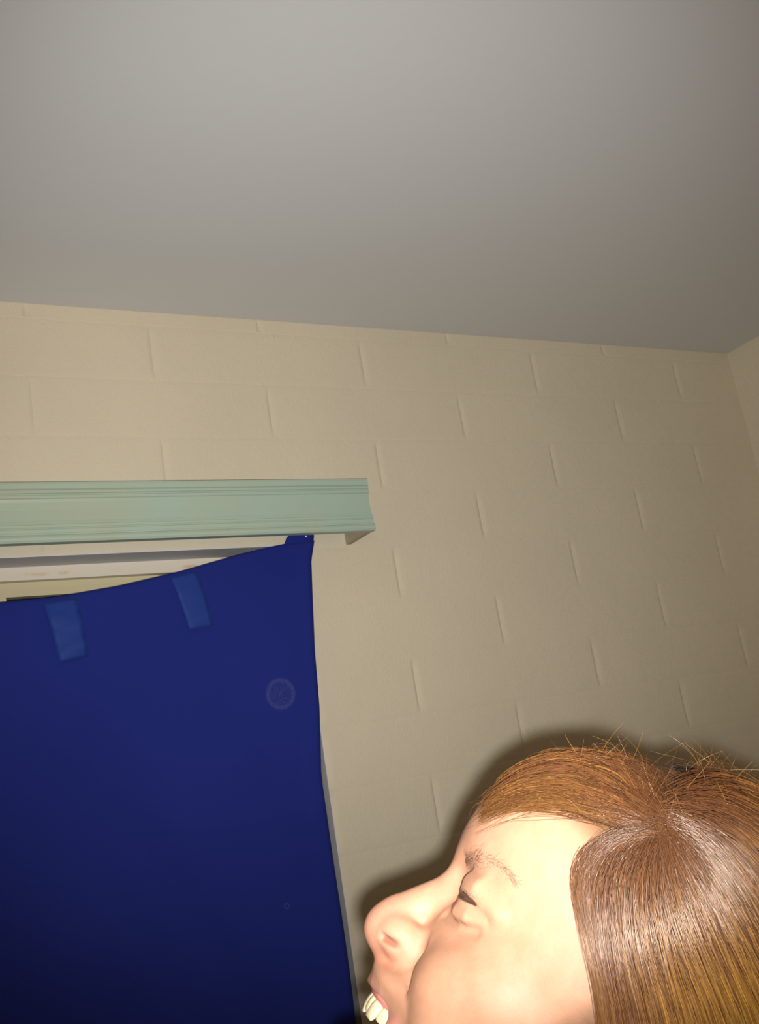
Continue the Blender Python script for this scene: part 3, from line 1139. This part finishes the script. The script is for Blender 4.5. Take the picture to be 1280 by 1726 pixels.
# brows and lashes
M_LASH, _, _ = new_mat('lash_hair', (0.02, 0.012, 0.008), 0.5, 0.3)
M_BROW, nt, b = new_mat('brow_hair', (0.16, 0.085, 0.055), 0.6, 0.3)
for side in (1, -1):
    nb_ = 420
    t = rng.uniform(0, 1, nb_) ** 2.3
    tb = [0, 0.2, 0.4, 0.55, 0.8, 1]
    bx = np.interp(t, tb, [-0.0016, -0.0035, -0.0073, -0.0112, -0.0176, -0.0232])
    by = np.interp(t, tb, [0.0170, 0.0297, 0.0385, 0.0438, 0.0500, 0.0543])
    bz = np.interp(t, tb, [0.0105, 0.0138, 0.0162, 0.0178, 0.0174, 0.0160]) + rng.normal(0, 1, nb_) * np.interp(t, [0, 0.45, 0.6, 1], [0.0022, 0.0020, 0.0010, 0.0005])
    P0, g = on_skin(np.stack([bx, by, bz], 1), -0.0003)
    d = np.stack([-0.45 + 0 * t, 0.75 + 0 * t, 0.55 - 0.9 * t], 1) + rng.normal(0, 0.25, (nb_, 3))
    d -= g * np.sum(d * g, 1, keepdims=True)
    d /= np.linalg.norm(d, axis=1, keepdims=True)
    ph = np.linspace(0, 1, 5)[None, :, None]
    C = P0[:, None] + d[:, None] * ph * rng.uniform(0.003, 0.0055, (nb_, 1, 1)) + g[:, None] * (0.0009 * np.sin(ph * 2.2))
    C = C * np.array([1, side, 1])
    rad = np.repeat(0.00007 * (1 - 0.7 * np.linspace(0, 1, 5))[None], nb_, 0)
    tag(tubes('eyebrow', C, rad, M_BROW, person), kind='stuff')
    nl = 46
    sl = resample(SLIT, 40)
    P0 = sl[rng.integers(20, 38, nl)] + np.array([0.0004, 0.0006, 0.0016])
    d = np.stack([0.8 + 0 * np.arange(nl), rng.normal(0.25, 0.2, nl), rng.normal(-0.35, 0.2, nl)], 1)
    d /= np.linalg.norm(d, axis=1, keepdims=True)
    C = P0[:, None] + d[:, None] * ph * rng.uniform(0.002, 0.004, (nl, 1, 1)) + np.array([0.2, 0.1, 0.6]) * ph ** 2 * 0.002
    C = C * np.array([1, side, 1])
    rad = np.repeat(0.00009 * (1 - 0.7 * np.linspace(0, 1, 5))[None], nl, 0)
    tag(tubes('eyelash', C, rad, M_LASH, person), kind='stuff')

# eyeballs between the lids
M_EYE, nt, b = new_mat('eyeball', (0.75, 0.68, 0.62), 0.08, 0.5)
tc = N(nt, 'ShaderNodeTexCoord')
sx = N(nt, 'ShaderNodeSeparateXYZ')
nt.links.new(tc.outputs['Object'], sx.inputs[0])
nt.links.new(ramp(nt, sx.outputs['X'], [(0.0, (0.62, 0.50, 0.44)), (0.0040, (0.40, 0.28, 0.22)), (0.0050, (0.07, 0.035, 0.018)), (0.0110, (0.07, 0.035, 0.018)), (0.0112, (0.01, 0.01, 0.01))]).outputs['Color'], b.inputs['Base Color'])
for side in (1, -1):
    V, F = [], []
    for i in range(17):
        th = math.pi * i / 16
        for j in range(24):
            ph_ = 2 * math.pi * j / 24
            V.append((0.0109 * math.cos(th), 0.0109 * math.sin(th) * math.cos(ph_), 0.0109 * math.sin(th) * math.sin(ph_)))
    for i in range(16):
        for j in range(24):
            F.append((i * 24 + j, i * 24 + (j + 1) % 24, i * 24 + 24 + (j + 1) % 24, i * 24 + 24 + j))
    e = mesh_obj('eye', V, F, M_EYE, person, True)
    e.location = (-0.0194, 0.0304 * side, -0.0020)
    e.rotation_euler = (0, -0.05, 0.62 * side)

# ------------------------------------------------------------------ teeth and gum
M_TOOTH, nt, b = new_mat('tooth_enamel', (0.62, 0.52, 0.33), 0.18, 0.5)
M_GUM, _, _ = new_mat('gum', (0.50, 0.17, 0.14), 0.3, 0.5)


def arch(s):
    """point and tangent of the dental arch at arc position s (metres from the midline)"""
    y = 0.0235 * math.sin(min(max(s / 0.034, -1.35), 1.35))
    x = -0.0042 - 22.0 * y * y - max(0, abs(s) - 0.022) * 0.55
    return x, y


def tooth(s, wd, h, top):
    x, y = arch(s)
    x2, y2 = arch(s + 0.0005)
    tx, ty = x2 - x, y2 - y
    l_ = math.hypot(tx, ty)
    tx, ty = tx / l_, ty / l_
    nx_, ny_ = ty, -tx
    if nx_ < 0:
        nx_, ny_ = -nx_, -ny_
    V, F = [], []
    lev = [(0.0, 0.72, 0.85), (0.15, 0.82, 1.0), (0.4, 0.94, 1.05), (0.7, 1.0, 0.80), (0.9, 0.98, 0.50), (1.0, 0.86, 0.30), (1.02, 0.6, 0.12)]
    k = 12
    for (t, ws, ds) in lev:
        for a in range(k):
            an = a * 2 * math.pi / k
            ca, sa = math.cos(an), math.sin(an)
            u_ = math.copysign(abs(ca) ** 0.7, ca) * wd / 2 * ws
            v_ = math.copysign(abs(sa) ** 0.8, sa) * 0.0024 * ds
            off = 0.0012 * t
            V.append((x + tx * u_ + nx_ * (v_ + off), y + ty * u_ + ny_ * (v_ + off), top - t * h))
    for q in range(len(lev) - 1):
        for a in range(k):
            F.append((q * k + a, q * k + (a + 1) % k, q * k + k + (a + 1) % k, q * k + k + a))
    F.append(tuple(range(k))[::-1])
    F.append(tuple(range((len(lev) - 1) * k, len(lev) * k)))
    mesh_obj('tooth', V, F, M_TOOTH, person, True)


s_ = 0.0
for wd, h in ((0.0086, 0.0102), (0.0068, 0.0088), (0.0078, 0.0098), (0.0070, 0.0080), (0.0068, 0.0075)):
    for sg in (1, -1):
        tooth(sg * (s_ + wd / 2), wd * 0.96, h, -0.0608)
    s_ += wd
GP = []
for i in range(25):
    s = -0.036 + 0.072 * i / 24
    x, y = arch(s)
    GP.append((x + 0.0004, y, -0.0600))
gp = np.array(GP)[None]
T = np.gradient(gp[0], axis=0)
T /= np.linalg.norm(T, axis=1, keepdims=True)
V, F = [], []
k = 10
for i in range(25):
    nx_ = np.array([T[i][1], -T[i][0], 0])
    for a in range(k):
        an = a * 2 * math.pi / k
        V.append(gp[0][i] + nx_ * 0.0040 * math.cos(an) + np.array([0, 0, 0.0030 * math.sin(an)]))
for i in range(24):
    for a in range(k):
        F.append((i * k + a, i * k + (a + 1) % k, i * k + k + (a + 1) % k, i * k + k + a))
mesh_obj('gum', V, F, M_GUM, person, True)

# ------------------------------------------------------------------ neck down: clothes and hands (below the picture)
BO = np.array([-0.165, -1.165, 0.0])
BF = np.array([-0.8186, 0.5744, 0.0])
BLft = np.array([-0.5744, -0.8186, 0.0])
BM = np.stack([BF, BLft, np.array([0, 0, 1.0])], 1)


def body_part(name, xs, ys, zs, fn, mat):
    V, F = surface_nets(xs, ys, zs, fn)
    W = BO + V @ BM.T
    o = fast_mesh(name, w2h(W), F, mat, person)
    return o


def shirt_sdf(P):
    Q = (P[0], np.abs(P[1]), P[2])
    d = ell(Q, (-0.010, 0, 1.090), (0.110, 0.160, 0.200))
    d = smin(d, ell(Q, (-0.005, 0, 0.950), (0.105, 0.145, 0.170)), 0.06)
    d = smin(d, ell(Q, (0.055, 0.075, 1.075), (0.060, 0.070, 0.060)), 0.04)
    d = smin(d, cap(Q, (-0.012, 0.045, 1.262), (-0.015, 0.160, 1.232), 0.052, 0.056), 0.04)
    d = smin(d, cap(Q, (-0.015, 0.168, 1.230), (-0.035, 0.205, 0.985), 0.054, 0.043), 0.025)
    d = smin(d, cap(Q, (-0.035, 0.205, 0.985), (0.010, 0.205, 0.775), 0.043, 0.034), 0.01)
    d = smax(d, (Q[2] * 0 + f32(0.745)) - Q[2], 0.004)
    return d


def trouser_sdf(P):
    Q = (P[0], np.abs(P[1]), P[2])
    d = ell(Q, (-0.015, 0, 0.870), (0.112, 0.158, 0.130))
    d = smin(d, cap(Q, (-0.010, 0.085, 0.830), (0.010, 0.090, 0.460), 0.084, 0.060), 0.05)
    d = smin(d, cap(Q, (0.010, 0.090, 0.460), (-0.015, 0.092, 0.075), 0.060, 0.052), 0.02)
    d = smax(d, f32(0.065) - Q[2] + 0 * Q[0], 0.006)
    return d


M_SHIRT, nt, b = new_mat('dark_shirt_cotton', (0.035, 0.035, 0.045), 0.85, 0.2)
add_bump(nt, b, noise(nt, 700.0, 2).outputs['Fac'], 0.3, 0.0006)
M_DENIM, nt, b = new_mat('denim', (0.035, 0.055, 0.11), 0.85, 0.2)
add_bump(nt, b, noise(nt, 900.0, 2).outputs['Fac'], 0.3, 0.0006)
M_SHOE, _, _ = new_mat('shoe_leather', (0.05, 0.035, 0.025), 0.45, 0.4)
M_HANDSKIN, _, _ = new_mat('hand_skin', tuple(SKIN), 0.5, 0.4)
body_part('shirt', np.arange(-0.20, 0.20, 0.012), np.arange(-0.30, 0.30, 0.012), np.arange(0.72, 1.36, 0.012), shirt_sdf, M_SHIRT)
body_part('trousers', np.arange(-0.18, 0.18, 0.013), np.arange(-0.22, 0.22, 0.013), np.arange(0.04, 1.04, 0.013), trouser_sdf, M_DENIM)
for sg in (1, -1):
    def shoe_sdf(P, sg=sg):
        q = (P[0], P[1] * sg, P[2])
        d = ell(q, (0.035, 0.094, 0.030), (0.130, 0.045, 0.045))
        d = smin(d, cap(q, (-0.020, 0.092, 0.040), (-0.020, 0.092, 0.090), 0.046, 0.044), 0.03)
        d = smax(d, f32(0.001) - q[2] + 0 * q[0], 0.006)
        return smax(d, q[2] - f32(0.105) + 0 * q[0], 0.006)
    body_part('shoe', np.arange(-0.13, 0.19, 0.008), sg * np.arange(0.03, 0.16, 0.008)[::sg], np.arange(-0.01, 0.125, 0.008), shoe_sdf, M_SHOE)

    def hand_sdf(P, sg=sg):
        q = (P[0], P[1] * sg, P[2])
        d = cap(q, (0.008, 0.205, 0.800), (0.016, 0.204, 0.745), 0.027, 0.024)
        d = smin(d, ell(q, (0.026, 0.202, 0.695), (0.040, 0.015, 0.048)), 0.02)
        tips = [((0.053, 0.202, 0.660), (0.060, 0.198, 0.625), (0.058, 0.188, 0.598), 0.0085),
                ((0.036, 0.202, 0.652), (0.042, 0.196, 0.614), (0.040, 0.184, 0.584), 0.0088),
                ((0.018, 0.202, 0.653), (0.022, 0.195, 0.617), (0.020, 0.183, 0.590), 0.0084),
                ((0.001, 0.202, 0.660), (0.002, 0.195, 0.632), (0.001, 0.185, 0.611), 0.0074)]
        for a, m_, c, r in tips:
            d = smin(d, chain(q, [a, m_, c], [r * 1.1, r, r * 0.85]), 0.005)
        d = smin(d, chain(q, [(0.050, 0.198, 0.715), (0.072, 0.192, 0.685), (0.078, 0.186, 0.655)], [0.014, 0.0105, 0.0085]), 0.008)
        return d
    body_part('hand', np.arange(-0.03, 0.10, 0.004), sg * np.arange(0.165, 0.245, 0.004)[::sg], np.arange(0.565, 0.84, 0.004), hand_sdf, M_HANDSKIN)
